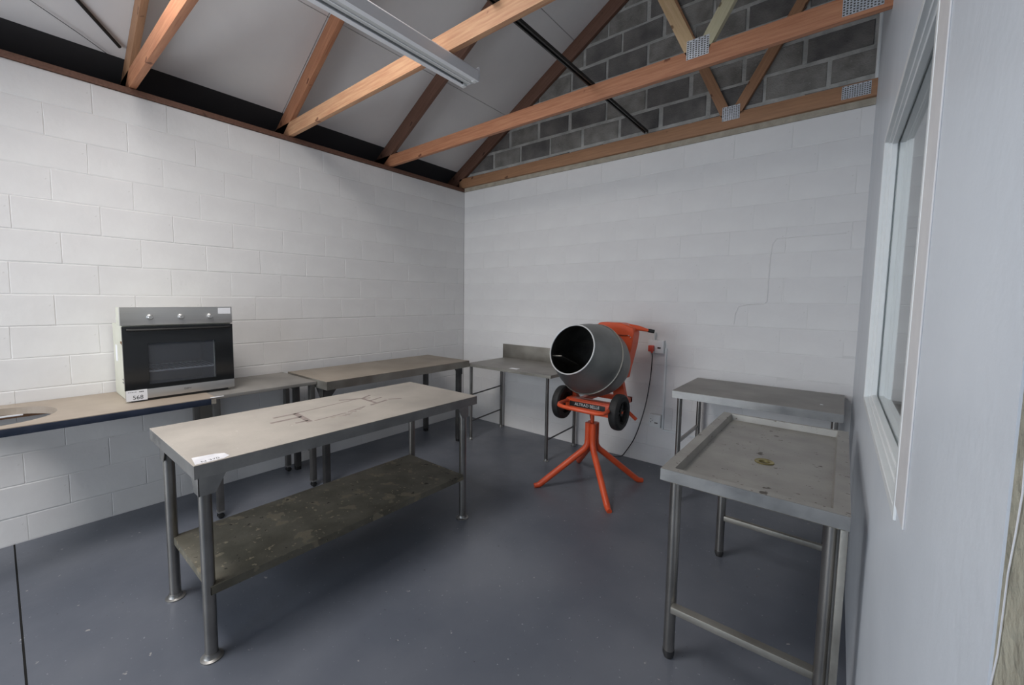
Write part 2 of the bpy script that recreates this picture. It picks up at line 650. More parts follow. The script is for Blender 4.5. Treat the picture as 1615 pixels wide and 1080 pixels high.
# ------------------------------------------------------------------ roof trusses
CB, CT, TH = 3.022, 3.138, .038


def member(name, p0, p1, depth, y0, m, parent, trim=None):
    """timber between two points (x,z); y0 = camera-side face; local x along the grain"""
    a, b = Vector((p0[0], 0, p0[1])), Vector((p1[0], 0, p1[1]))
    L = (b-a).length
    ang = math.atan2(b.z-a.z, b.x-a.x)
    k = MB().cbox(0, L, 0, TH, -depth/2, depth/2, .002)
    o = k.build(name, m)
    o.parent = parent
    o.rotation_euler = (0, -ang, 0)
    o.location = Vector((a.x, y0, a.z))-parent.location
    return o


def nail_plate(parent, x0, x1, z0, z1, y, n, mrows):
    b = MB()
    b.box(x0, x1, y-.0016, y, z0, z1, 0)
    dx, dz = (x1-x0)/n, (z1-z0)/mrows
    for i in range(n):
        for j in range(mrows):
            cx, cz = x0+(i+.5)*dx, z0+(j+.5)*dz+(dz*.25 if i % 2 else -.0)
            if cz+dz*.3 > z1:
                continue
            b.box(cx-dx*.28, cx+dx*.28, y-.0022, y-.0015, cz-dz*.28, cz+dz*.28, 1)
    return b.build('nail_plate', [GALV, STEELDK], parent, smooth=False)


RT = ROOF0-.005


def truss(y, label, cm, rm, w1, w2, splice, platex=3.111):
    t = thing('roof_truss', (-.2, y, 2.9), label, 'roof truss', 'timber roof trusses')
    member('bottom_chord', (-.28 if y < -.5 else -.05, (CB+CT)/2), (7.0, (CB+CT)/2), CT-CB, y, cm, t)
    dv = .145
    k = math.sqrt(1+ROOFK**2)
    zc = lambda x: RT+ROOFK*x-dv/2*k
    member('rafter', (-.33, zc(-.33)), (RIDGE-.0, zc(RIDGE)), dv, y, rm, t)
    member('rafter', (7.0, zc(2*RIDGE-7.0)), (RIDGE+.0, zc(RIDGE)), dv, y, rm, t)
    zb = 3.16
    yy = y+.0
    member('web', (platex-.028, zb-.03), (2.45, RT+.6*2.45-.20), .076, yy, w1, t)
    member('web', (platex+.038, zb-.03), (RIDGE+.02, RT+.6*RIDGE-.28), .076, yy, w2, t)
    nail_plate(t, platex-.058, platex+.072, 3.085, 3.198, y-.0003, 8, 9)
    nail_plate(t, splice, splice+.16, 3.04, 3.13, y-.0003, 12, 7)
    return t


Y4, Y3, Y2, Y1 = -.045, -1.17, -2.25, -3.34
truss(Y4, 'brown roof truss lying against the bare block gable', WOODB, WOODD, WOODB, WOODB, 3.832)
truss(Y3, 'reddish roof truss standing next in front of the gable truss, two large steel plates showing', WOODR, WOODD, WOODL, WOODG, 3.842, 3.140)
truss(Y2, 'roof truss crossing above the end of the white light fitting, chord pale toward the top', wood('pink_pine', (.46, .22, .12), (.62, .37, .21)), WOODR, WOODL, WOODG, 3.85)
truss(Y1, 'roof truss nearest the camera, meeting the top left of the long wall', WOODR, WOODB, WOODR, WOODR, 3.85)

# black steel runner laid over the chords
b = MB()
b.prism([(0, 0), (.010, 0), (.010, .022), (0, .022)], 1, -2.34, -.06)
b.prism([(.026, 0), (.036, 0), (.036, .022), (.026, .022)], 1, -2.34, -.06)
b.prism([(.010, .018), (.026, .018), (.026, .022), (.010, .022)], 1, -2.34, -.06, mi=1)
o = b.build('steel_runner', [BLKM, STEELDK])
o.location = (2.402, 0, 3.1385)
tag(o, 'long thin black steel channel lying across the truss chords', 'steel channel')
o = MB().tube([(.36, -3.80, 3.49), (.166, -3.584, 3.385), (-.005, -3.375, 3.275)], .011, 6).build('roof_brace', BLKM)
tag(o, 'short black metal brace running up from the foot of the nearest roof truss', 'brace')
o = MB().tube(smooth_path([(.16, -3.98, 3.38), (.069, -3.77, 3.325), (-.02, -3.56, 3.27), (-.10, -3.40, 3.225)]), .0022, 5).build('loose_wire', CABLE)
tag(o, 'thin loose wire under the ceiling boards at the top left', 'wire')

# light fitting: empty twin batten below the chords
lt = thing('light_fitting', (2.03, -2.8, 2.94), 'long white twin batten light fitting without tubes under the roof trusses', 'light fitting')
LY0, LY1 = -3.85, -2.02
MB().prism([(1.994, 3.018), (2.072, 3.018), (2.072, 2.985), (2.060, 2.940), (2.004, 2.940), (1.994, 2.985)], 1, LY0, LY1).build('body', BATTENG, lt)
for sgn, x in ((-1, 1.964), (1, 2.102)):
    MB().prism([(x, 2.930), (x, 2.990), (x-sgn*.028, 3.017), (x-sgn*.028, 3.012), (x-sgn*.004, 2.988), (x-sgn*.004, 2.935), (x-sgn*.030, 2.935), (x-sgn*.030, 2.930)], 1, LY0, LY1).build('reflector', BATTEN, lt)
MB().box(2.0295, 2.0345, LY0, LY1, 2.936, 2.9395).build('bright_strip', TRIMM, lt)
for x in (1.985, 2.075):
    for y in (LY1-.012, ):
        h = MB().cbox(x-.013, x+.013, y-.018, y+.012, 2.928, 2.985, .003).build('lamp_holder', WHITE, lt)
        MB().lathe([(0, .007), (.004, .007), (.004, 0)], (x, y-.022, 2.945), (0, 1, 0), 10).build('socket_hole', BLKM, h)
MB().box(1.962, 2.102, LY1-.002, LY1+.006, 2.94, 3.016).build('end_plate', BATTEN, lt)

# ------------------------------------------------------------------ tables


def leg_tube(parent, x, y, top, r, m, foot='cap', name='leg', z0=.0):
    zb = .012 if foot == 'disc' else .02
    l = MB().tube([(x, y, zb+.008), (x, y, top)], r, 20).build(name, m, parent)
    if foot == 'disc':
        MB().lathe([(0, 0), (0, r*1.75), (.006, r*1.75), (.010, r*1.3), (.016, r*1.15), (.028, r*1.1), (.028, 0)], (x, y, 0), (0, 0, 1), 24).build('foot', STEEL, l)
    elif foot == 'cap':
        MB().lathe([(0, 0), (0, r*.8), (.012, r*.95), (.02, r*1.06), (.036, r*1.06), (.036, 0)], (x, y, 0), (0, 0, 1), 20).build('foot', STEELDK, l)
    return l


def top_slab(parent, x0, x1, y0, y1, z, ap, mtop, mside, name='tabletop'):
    """folded sheet top: thin top skin with hanging apron"""
    MB().cbox(x0, x1, y0, y1, z-.004, z, .0018).build(name, mtop, parent)
    b = MB()
    t = .002
    e = .0006
    b.box(x0+e, x1-e, y0+e, y0+t, z-ap, z-.003)
    b.box(x0+e, x1-e, y1-t, y1-e, z-ap, z-.003)
    b.box(x0+e, x0+t, y0+t, y1-t, z-ap, z-.003)
    b.box(x1-t, x1-e, y0+t, y1-t, z-ap, z-.003)
    # inturned lips
    b.box(x0+t, x1-t, y0+t, y0+.02, z-ap, z-ap+.002)
    b.box(x0+t, x1-t, y1-.02, y1-t, z-ap, z-ap+.002)
    b.box(x0+t, x0+.02, y0+.02, y1-.02, z-ap, z-ap+.002)
    b.box(x1-.02, x1-t, y0+.02, y1-.02, z-ap, z-ap+.002)
    b.build('apron', mside, parent)


def gusset(parent, x, y, sx, sy, ztop, r, h=.1, w=.115, m=STEEL):
    """bracket round a leg top with a flange along each edge; sx, sy point towards the table middle"""
    b = MB()
    xo, yo = x-sx*(r+.004), y-sy*(r+.004)
    t = .003
    b.prism([(yo, ztop), (yo+sy*w, ztop), (yo+sy*(2*r+.012), ztop-h), (yo, ztop-h)], 0, xo, xo+sx*t)
    b.prism([(xo, ztop), (xo+sx*w, ztop), (xo+sx*(2*r+.012), ztop-h), (xo, ztop-h)], 1, yo, yo+sy*t)
    b.tube([(x, y, ztop-h), (x, y, ztop)], r+.003, 16)
    b.build('gusset', m, parent)


# centre table
x0, x1, y0, y1 = 1.243, 1.983, -3.55, -1.885
t = thing('work_table', ((x0+x1)/2, (y0+y1)/2, 0), 'long steel work table with undershelf in the middle of the floor', 'table')
top_slab(t, x0, x1, y0, y1, .9, .058, TOPDUSTY, STEEL)
lx = (x0+.085, x1-.085)
ly = (y0+.055, y1-.055)
for x in lx:
    for y in ly:
        leg_tube(t, x, y, .86, .025, STEELTUBE, 'disc')
        gusset(t, x, y, 1 if x < 1.6 else -1, 1 if y < -2.7 else -1, .845, .025)
sh = MB().cbox(lx[0]-.0, lx[1]+.028, ly[0]-.0, ly[1]-.02, .331, .335, .0015)
sh.box(lx[0], lx[1]+.028, ly[0], ly[0]+.002, .298, .333)
sh.box(lx[0], lx[1]+.028, ly[1]-.022, ly[1]-.02, .298, .333)
sh.box(lx[0], lx[0]+.002, ly[0], ly[1]-.02, .298, .333)
sh.box(lx[1]+.026, lx[1]+.028, ly[0], ly[1]-.02, .298, .333)
sh.build('shelf', SHELFM, t)
# adhesive marks on the top
st = MB()


def strip(b, p, q, w, z=.9002, h=.0004):
    p, q = Vector((p[0], p[1], 0)), Vector((q[0], q[1], 0))
    d = (q-p).normalized()
    n = Vector((-d.y, d.x, 0))*w/2
    L = [p-n, q-n, q+n, p+n]
    b.add([(v.x, v.y, z) for v in L]+[(v.x, v.y, z+h) for v in L], [(3, 2, 1, 0), (4, 5, 6, 7), (0, 1, 5, 4), (1, 2, 6, 5), (2, 3, 7, 6), (3, 0, 4, 7)])


strip(st, (1.51, -2.935), (1.73, -2.955), .03)
strip(st, (1.515, -3.06), (1.515, -2.93), .02)
strip(st, (1.605, -3.11), (1.60, -2.94), .022)
strip(st, (1.70, -3.02), (1.70, -2.95), .016)
strip(st, (1.505, -2.93), (1.455, -2.51), .008)
strip(st, (1.73, -2.93), (1.71, -2.73), .009)
strip(st, (1.70, -2.71), (1.66, -2.57), .008)
strip(st, (1.40, -2.60), (1.49, -2.42), .018)
strip(st, (1.47, -2.47), (1.63, -2.475), .02)
strip(st, (1.46, -2.46), (1.42, -2.38), .018)
strip(st, (1.56, -2.47), (1.53, -2.36), .014)
strip(st, (1.66, -2.53), (1.62, -2.38), .018)
strip(st, (1.61, -2.36), (1.66, -2.29), .012)
for i in range(9):
    yy = -2.77+i*.021
    strip(st, (1.745-i*.009, yy), (1.755-i*.009+random.uniform(-.01, .02), yy+.012), .008)
st.build('adhesive_residue', STAIN, t)
m = MB().prism([(1.875, -3.53), (1.972, -3.542), (1.974, -3.44), (1.955, -3.415), (1.91, -3.42), (1.89, -3.45)], 2, .9002, .9007).build('worn_sticker', STICK, t)
R = Matrix.Translation((1.955, -3.485, .9008)) @ Matrix.Rotation(PI/2, 4, 'Z')
text_obj('writing', 'N 370', .026, R, INK, m, .0001)

# sink table (tray with drain) by the partition
t = thing('drainage_table', (3.70, -1.74, 0), 'steel table with a raised rim and centre drain beside the window partition', 'table')
X0, X1, Y0_, Y1_ = 3.402, 3.998, -2.322, -1.165
rw, rr_, rb_, rn = .045, .045, .022, .038   # left, right, rear, near rim widths
ix0, ix1, iy0, iy1 = X0+rw, X1-rr_, Y0_+rn, Y1_-rb_
b = MB()
Z, ZB = .9, .866
outer = [(X0, Y0_), (X1, Y0_), (X1, Y1_), (X0, Y1_)]
inner = [(ix0, iy0), (ix1, iy0), (ix1, iy1), (ix0, iy1)]
ib = [(ix0+.006, iy0+.006), (ix1-.006, iy0+.006), (ix1-.006, iy1-.006), (ix0+.006, iy1-.006)]
vs = [(p[0], p[1], Z) for p in outer]+[(p[0], p[1], Z) for p in inner]+[(p[0], p[1], ZB) for p in ib]
fs = []
for i in range(4):
    j = (i+1) % 4
    fs += [(i, j, j+4, i+4), (i+4, j+4, j+8, i+8)]
# tray floor with a round hole
cx, cy, hr = 3.705, -1.852, .030
nh = 32
vs += [(cx+hr*math.cos(2*PI*k/nh), cy+hr*math.sin(2*PI*k/nh), ZB-.003) for k in range(nh)]
cor = []
for k in range(nh):
    an = 2*PI*(k+.5)/nh
    c, s_ = math.cos(an), math.sin(an)
    cor.append(10 if c >= 0 and s_ >= 0 else 11 if c < 0 and s_ >= 0 else 8 if c < 0 else 9)
for k in range(nh):
    a_, b_ = 12+k, 12+(k+1) % nh
    fs.append((a_, b_, cor[k]))
    nk = cor[(k+1) % nh]
    if nk != cor[k]:
        fs.append((b_, nk, cor[k]))
b.add(vs, fs)
b.build('tray', TRAY, t, smooth=True, fixn=False)
b = MB()
ap = .048
b.box(X0, X1, Y0_, Y0_+.002, Z-ap, Z-.0005)
b.box(X0, X1, Y1_-.002, Y1_, Z-ap, Z-.0005)
b.box(X0, X0+.002, Y0_+.002, Y1_-.002, Z-ap, Z-.0005)
b.box(X1-.002, X1, Y0_+.002, Y1_-.002, Z-ap, Z-.0005)
b.build('apron', STEEL, t)
MB().box(X0+.01, X1-.01, Y0_+.01, Y1_-.01, ZB-.02, ZB-.012).build('underside_board', SHELFM, t)
MB().lathe([(-.02, .020), (.0, .022), (.0, .026), (.003, .034), (.001, .038), (-.002, .038)], (cx, cy, ZB), (0, 0, 1), 32).build('drain', BRASS, t)
MB().lathe([(-.012, .024), (-.011, 0)], (cx, cy, ZB), (0, 0, 1), 24).build('drain_hole', DARK, t)
legs = [(3.427, -2.185), (3.427, -1.215), (3.955, -2.235), (3.955, -1.215)]
for (x, y) in legs:
    leg_tube(t, x, y, .855, .0235, STEELTUBE, 'cap')
MB().cbox(3.975, 3.996, -2.30, -2.262, .01, .85, .003).build('support_bar', STEELD, t)
MB().cbox(3.44, 3.95, -2.232, -2.192, .236, .266, .004).build('stretcher', STEELD, t)
MB().cbox(3.44, 3.95, -1.230, -1.200, .236, .266, .004).build('stretcher', STEELD, t)

# small table against the back wall, right
t = thing('side_table', (3.47, -.39, 0), 'steel table standing against the back wall behind the drainage table', 'table')
top_slab(t, 2.96, 3.978, -.742, -.03, .902, .056, TOPGREY, STEEL)
for (x, y) in [(3.0, -.675), (3.0, -.10), (3.935, -.675), (3.935, -.10)]:
    leg_tube(t, x, y, .86, .0185, STEELTUBE, 'cap')
MB().cbox(2.99, 3.01, -.66, -.11, .478, .502, .003).build('side_rail', STEELTUBE, t)
MB().cbox(3.925, 3.945, -.66, -.11, .478, .502, .003).build('side_rail', STEELTUBE, t)
MB().lathe([(0, 0.0001), (0, .009), (.0012, .008), (.0012, .0001)], (3.86, -.52, .902), (0, 0, 1), 12).build('white_dot', PAPER, t)

# corner table with splashback, back wall left
t = thing('corner_table', (1.28, -.37, 0), 'thin-legged steel table with a splashback in the far corner', 'table')
top_slab(t, .735, 1.848, -.715, -.02, .87, .030, TOPGREY, STEELD)
MB().cbox(.70, 1.848, -.020, -.008, .84, 1.035, .002).build('splashback', STEELD, t)
for (x, y) in [(.765, -.655), (.72, -.065), (1.765, -.64), (1.745, -.065)]:
    leg_tube(t, x, y, .845, .0165, LEGSHADE, 'disc')
for z in (.21, .51):
    MB().tube([(.765, -.65, z), (.72, -.07, z+.01)], .008, 10).build('side_rail', STEELDK, t)
MB().tube([(1.765, -.64, .21), (1.745, -.07, .215)], .008, 10).build('side_rail', STEELDK, t)
MB().cbox(1.30, 1.40, -.66, -.60, .8702, .8712, .0004).build('paper_label', PAPER, t)

# long table in the corner on the left wall
t = thing('wall_table', (.45, -1.55, 0), 'long brown-topped steel table along the left wall nearest the corner', 'table')
top_slab(t, .11, .80, -2.365, -.725, .908, .070, TOPBROWN, STEELD)
for (x, y, sx, sy) in [(.675, -2.315, -1, 1), (.70, -.79, -1, -1), (.15, -2.315, 1, 1), (.15, -.79, 1, -1)]:
    l = MB().cbox(x-.024, x+.024, y-.024, y+.024, .03, .84, .003).build('leg', STEELDK, t)
    MB().cbox(x-.022, x+.022, y-.022, y+.022, .0, .045, .003).build('foot', BLKM, l)
    gusset(t, x, y, sx, sy, .838, .025, .085, .13, STEELDK)
MB().tube([(.15, -2.315, .35), (.675, -2.315, .35)], .010, 8).build('stretcher', STEELDK, t)

# narrow table between counter and long table
t = thing('narrow_table', (.33, -2.71, 0), 'narrow grey steel table on castor feet between the counter and the brown-topped table', 'table')
MB().cbox(.02, .645, -3.092, -2.368, .868, .893, .003).build('tabletop', TOPGREY, t)
for (x, y) in [(.60, -3.068), (.60, -2.392), (.13, -3.068), (.13, -2.392)]:
    l = MB().cbox(x-.024, x+.024, y-.019, y+.019, .055, .87, .003).build('leg', LEGSHADE, t)
    b = MB().cbox(x-.026, x+.026, y-.021, y+.021, .045, .058, .002)
    c = b.build('foot_bracket', STEEL, l)
    b = MB()
    for s_ in (-1, 1):
        b.lathe([(-.006, 0), (-.006, .017), (-.004, .02), (.004, .02), (.006, .017), (.006, 0)], (x+s_*.014, y, .022), (1, 0, 0), 16)
    b.box(x-.018, x+.018, y-.006, y+.006, .03, .048)
    b.build('castor', BLKM, l)
MB().tube([(.13, -2.392, .30), (.60, -2.392, .30)], .009, 8).build('stretcher', STEELDK, t)
MB().box(.05, .06, -3.06, -2.90, .45, .866).build('grey_rear_sheet', STEELD, t)  # upright grey sheet below the rear of the tabletop

# counter with the round sink cut-out
t = thing('counter', (.35, -4.0, 0), 'brown laminate worktop with navy edging and a round sink cut-out', 'counter')
cx, cy, hr = .37, -4.065, .25
nh = 64
XA, XB, YA, YB, ZA, ZC = .004, .70, -4.9, -3.095, .853, .895
vs, fs = [], []
for z in (ZC, ZA):
    for k in range(nh):
        an = 2*PI*k/nh
        vs.append((cx+hr*math.cos(an), cy+hr*math.sin(an), z))
    vs += [(XB, YB, z), (XA, YB, z), (XA, YA, z), (XB, YA, z)]
for off, flip in ((0, 0), (nh+4, 1)):
    q = []
    for k in range(nh):
        an = 2*PI*(k+.5)/nh
        c, s_ = math.cos(an), math.sin(an)
        q.append(off+nh+(0 if c >= 0 and s_ >= 0 else 1 if c < 0 and s_ >= 0 else 2 if c < 0 else 3))
    for k in range(nh):
        a_, b_ = off+k, off+(k+1) % nh
        fs.append((a_, b_, q[k]))
        if q[(k+1) % nh] != q[k]:
            fs.append((b_, q[(k+1) % nh], q[k]))
for k in range(nh):
    fs.append((k, (k+1) % nh, nh+4+(k+1) % nh, nh+4+k))
for k in range(4):
    fs.append((nh+k, nh+(k+1) % 4, 2*nh+4+(k+1) % 4, 2*nh+4+k))
MB().add(vs, fs).build('worktop', LAMIN, t, smooth=False)
MB().cbox(.6995, .7035, -4.9, -3.125, .851, .891, .001).build('edging', NAVY, t)
MB().box(.6995, .7025, -3.125, -3.097, .853, .885).build('bare_edge', CHIP, t)
MB().cbox(.690, .706, -3.128, -3.05, .8955, .8985, .001).build('metal_clip', TRIMM, t)
for (x, y) in [(.62, -4.8), (.08, -4.8)]:
    MB().cbox(x-.03, x+.03, y-.03, y+.03, 0, .853, .003).build('leg', STEELD, t)
MB().cbox(.004, .03, -4.85, -3.2, .81, .853, .003).build('wall_batten', WOODB, t)
MB().box(cx-.235, cx-.215, cy+.0, cy+.12, .846, .8525).build('paper_label', PAPER, t)

# ------------------------------------------------------------------ oven
OX, OY0, OY1 = .492, -3.525, -2.915
ov = thing('oven', (.25, -3.22, .895), 'built-in electric oven with black glass door standing loose on the counter', 'oven')
b = MB()
bx0, bx1, by0, by1, bz0, bz1 = .03, .462, -3.505, -2.935, .897, 1.385
tk = .012
b.box(bx0, bx0+tk, by0, by1, bz0, bz1)
b.box(bx0+tk, bx1, by0, by0+tk, bz0, bz1)
b.box(bx0+tk, bx1, by1-tk, by1, bz0, bz1)
b.box(bx0+tk, bx1, by0+tk, by1-tk, bz0, bz0+tk)
b.box(bx0+tk, bx1, by0+tk, by1-tk, bz1-tk, bz1)
body = b.build('body', CREAM, ov)
MB().cbox(.30, .462, -3.522, -2.918, 1.38, 1.498, .003).build('control_housing', CREAM, ov)
MB().box(.452, .468, -3.520, -2.92, .93, 1.38).build('body_flange', CREAM, ov)
bpy.data.objects.remove(bpy.data.objects['body_flange'])
fl_ = MB()
fl_.box(.450, .466, -3.520, -3.41, .93, 1.385)
fl_.box(.450, .466, -3.03, -2.92, .93, 1.385)
fl_.box(.450, .466, -3.41, -3.03, .93, .985)
fl_.box(.450, .466, -3.41, -3.03, 1.275, 1.385)
fl_.build('body_flange', CREAM, ov)
b = MB()
b.box(.30, .33, -3.5075, -3.504, 1.26, 1.275)
b.box(.325, .34, -3.5075, -3.504, 1.255, 1.265)
b.build('rust_spot', RUST, body)
b = MB()
for i in range(2):
    b.box(.30, .38, -3.5075, -3.504, 1.0+i*.02, 1.006+i*.02)
b.build('vent_slots', STEELDK, body)
MB().box(.12, .17, -3.5075, -3.504, 1.13, 1.24).build('paper_label', PAPER, body)
# control panel
cp = MB().cbox(.464, OX, OY0-.006, OY1, 1.385, 1.502, .003).build('control_panel', STEELOV, ov)
for y in (-3.385, -3.222, -3.055):
    k = MB().lathe([(0, 0), (0, .018), (.006, .018), (.008, .0145), (.028, .013), (.030, .011), (.030, 0)], (OX-.001, y, 1.437), (1, 0, 0), 24).build('knob', STEELOV, ov)
MB().box(OX, OX+.0008, -3.003, -2.925, 1.452, 1.494).build('paper_label', PAPER, ov)
# door: black frame with a window, pane, steel trim
dz0, dz1 = .972, 1.378
wy0, wy1, wz0, wz1 = -3.402, -3.028, 1.0, 1.268
d = MB()
for (a0, a1, c0, c1) in [(OY0, wy0, dz0, dz1), (wy1, OY1, dz0, dz1), (wy0, wy1, dz0, wz0), (wy0, wy1, wz1, dz1)]:
    d.box(.470, OX-.002, a0, a1, c0, c1)
door = d.build('door', BLK, ov)
MB().box(.478, .483, wy0-.001, wy1+.001, wz0-.001, wz1+.001).build('pane', SMOKE, door)
MB().tube([(OX+.004, OY0+.02, dz1-.02), (OX+.010, OY0+.05, dz1-.022), (OX+.010, OY1-.05, dz1-.022), (OX+.004, OY1-.02, dz1-.02)], .008, 8).build('handle', BLKM, door)
tr = MB().cbox(.468, OX+.001, OY0+.002, OY1, .912, dz0, .002).build('door_trim', STEELOV, ov)
MB().box(.44, OX-.008, OY0+.03, OY1-.04, .8965, .914).build('base_strip', BLKM, ov)
lab = MB().box(OX+.0012, OX+.002, -3.522, -3.418, .905, .974).build('paper_label', PAPER, ov)
Rm = Matrix(((0, 0, 1, OX+.0022), (1, 0, 0, -3.465), (0, 1, 0, .925), (0, 0, 0, 1)))
text_obj('writing', '568', .036, Rm, INK, lab, .0002)
sm = MB()
for i in range(5):
    sm.box(OX+.002, OX+.0023, -3.512+i*.0085, -3.506+i*.0085, .960+(i % 2)*.001, .9635)
for i in range(3):
    sm.box(OX+.002, OX+.0023, -3.458+i*.008, -3.452+i*.008, .958, .964)
sm.build('print', INK, lab)
Rm = Matrix(((0, 0, 1, OX+.0015), (1, 0, 0, -3.20), (0, 1, 0, .944), (0, 0, 0, 1)))
text_obj('trim_badge', 'DEFY', .018, Rm, STEELDK, tr, .0002)
# inside: cavity liner and rack
c = MB()
c.box(.05, .055, -3.43, -3.0, .95, 1.32)
c.box(.055, .448, -3.435, -3.43, .95, 1.32)
c.box(.055, .448, -3.0, -2.995, .95, 1.32)
c.box(.055, .448, -3.43, -3.0, .945, .95)
c.box(.055, .448, -3.43, -3.0, 1.32, 1.325)
c.build('cavity', mat('dark_enamel', (.15, .16, .195), None, rough=.4), ov)
rk = MB()
rk.tube([(.44, -3.425, 1.078), (.44, -3.005, 1.078)], .0055, 8)
rk.tube([(.10, -3.425, 1.078), (.10, -3.005, 1.078)], .003, 8)
for i in range(15):
    y = -3.415+i*.0285
    rk.tube([(.442, y, 1.080), (.10, y, 1.080)], .002, 6)
rk.build('rack', PAPER, ov)

# ------------------------------------------------------------------ concrete mixer
mx = thing('concrete_mixer', (2.34, -.82, 0), 'small orange electric concrete mixer with a grey drum and two black wheels', 'concrete mixer')
feet = [(2.017, -1.178), (2.671, -1.170), (2.652, -.485), (2.013, -.441)]
for (fx, fy) in feet:
    d = Vector((fx-2.34, fy+.82, 0)).normalized()
    L = Vector((fx-2.34, fy+.82, 0)).length
    c = Vector((2.34, -.82, 0))+d*.034
    pts = [c+Vector((0, 0, .545)), c+Vector((0, 0, .40)), c+Vector((0, 0, .355))+d*.004, c+Vector((0, 0, .315))+d*.028, c+Vector((0, 0, .285))+d*.068]
    end = Vector((2.34, -.82, 0))+d*(L-.045)
    pts += [end+Vector((0, 0, .034)), end+d*.02+Vector((0, 0, .020)), end+d*.06+Vector((0, 0, .014))]
    MB().tube(pts, [.027, .027, .027, .027, .026, .025, .023, .020], 14, squash=1.0).build('leg', ORANGE, mx)
MB().tube([(2.34, -.82, .36), (2.34, -.82, .53)], .024, 14).build('hub', ORANGE, mx)
MB().tube([(2.34, -.82, .50), (2.34, -.82, .70)], .017, 14).build('post', ORANGE, mx)
# base frame
b = MB()
b.cbox(2.16, 2.60, -.965, -.935, .652, .752, .004)
b.cbox(2.16, 2.60, -.950, -.87, .750, .758, .002)
b.cbox(2.25, 2.43, -.93, -.70, .672, .70, .004)
b.cbox(2.19, 2.23, -.94, -.46, .69, .735, .004)
b.cbox(2.50, 2.54, -.94, -.46, .69, .735, .004)
b.cbox(2.19, 2.54, -.50, -.46, .69, .735, .004)
b.build('frame', ORANGE, mx)
lb = MB().cbox(2.20, 2.52, -.9675, -.9648, .696, .738, .0006).build('name_strip', BLKM, mx)
Rm = Matrix(((1, 0, 0, 2.36), (0, 0, -1, -.9678), (0, 1, 0, .717), (0, 0, 0, 1)))
text_obj('writing', 'ALTRAD BELLE', .034, Rm, WHITE, lb, .0003)
# loop handle at the front
lp = [(2.56, -.955, .735), (2.59, -1.05, .735), (2.605, -1.13, .737), (2.60, -1.175, .738), (2.56, -1.205, .738), (2.40, -1.21, .742), (2.28, -1.21, .746), (2.235, -1.195, .748), (2.205, -1.14, .747), (2.185, -1.02, .74), (2.175, -.955, .735)]
MB().tube(lp, .0155, 12).build('loop_handle', ORANGE, mx)
# axle + wheels
MB().tube([(2.09, -.93, .706), (2.65, -.93, .706)], .011, 12).build('axle', ORANGE, mx)


def wheel(x, s):
    w = MB()
    prof = [(-.028, .092), (-.028, .125), (-.020, .139), (-.008, .143), (.008, .143), (.020, .139), (.028, .125), (.028, .092), (.018, .086), (-.018, .086), (-.028, .092)]
    prof = [(a*1.28, r_) for a, r_ in prof]
    w.lathe(prof, (x, -.93, .706), (1, 0, 0), 40)
    o = w.build('wheel', RUBBER, mx)
    h = MB()
    h.lathe([(-.008, .088), (.004, .088), (.004, .03), (.022*1, .028), (.024, .0)], (x, -.93, .706), (s, 0, 0), 32)
    h.lathe([(-.008, .088), (-.012, .0)], (x, -.93, .706), (s, 0, 0), 32)
    for k in range(6):
        a = k*PI/3
        c_, s_ = math.cos(a), math.sin(a)
        p0 = Vector((x+s*.010, -.93+.028*c_, .706+.028*s_))
        p1 = Vector((x+s*.010, -.93+.087*c_, .706+.087*s_))
        h.tube([p0, p1], .009, 6)
    h.build('hub_cap', BLKM, o)


wheel(2.112, -1)
wheel(2.622, 1)
# uprights and gear housing behind the drum
b = MB()
b.prism([(2.41, .93), (2.50, .93), (2.545, .735), (2.53, .69), (2.45, .69), (2.435, .74)], 1, -.62, -.575)
b.build('upright', ORANGE, mx)
b = MB()
b.prism([(2.135, .79), (2.155, .80), (2.20, .742), (2.205, .70), (2.11, .70)], 1, -.83, -.79)
b.build('bracket', ORANGE, mx)
hz = [(2.20, 1.30), (2.235, 1.375), (2.26, 1.388), (2.448, 1.387), (2.50, 1.372), (2.562, 1.352), (2.568, 1.30), (2.556, 1.20), (2.535, 1.10), (2.505, .97), (2.495, .90), (2.39, .90), (2.36, 1.0), (2.26, 1.08)]
hs = MB()
hs.prism(hz, 1, -.56, -.42)
hsg = hs.build('gear_housing', ORPLAST, mx, bevel=.008)
a = MB()
a.tube([(2.50, -.49, 1.352), (2.58, -.47, 1.345), (2.64, -.44, 1.330), (2.655, -.43, 1.326)], [.030, .022, .013, .012], 12)
a.build('tilt_arm', ORPLAST, mx)
MB().tube([(2.642, -.435, 1.329), (2.655, -.43, 1.326), (2.69, -.41, 1.320)], [.014, .016, .016], 12).build('grip', RUBBER, mx)
b = MB()
b.lathe([(0, 0), (0, .005), (.003, .004), (.003, 0)], (2.53, -.569, 1.285), (0, -1, 0), 8)
b.lathe([(0, 0), (0, .005), (.003, .004), (.003, 0)], (2.545, -.569, 1.27), (0, -1, 0), 8)
b.build('bolt', RIM, mx)
b = MB()
b.box(2.36, 2.52, -.5725, -.568, 1.283, 1.287)
b.build('housing_seam', BLKM, mx)
MB().tube([(2.45, -.62, .72), (2.50, -.50, .62), (2.585, -.47, .54)], [.016, .016, .015], 10).build('stand_strut', ORANGE, mx)
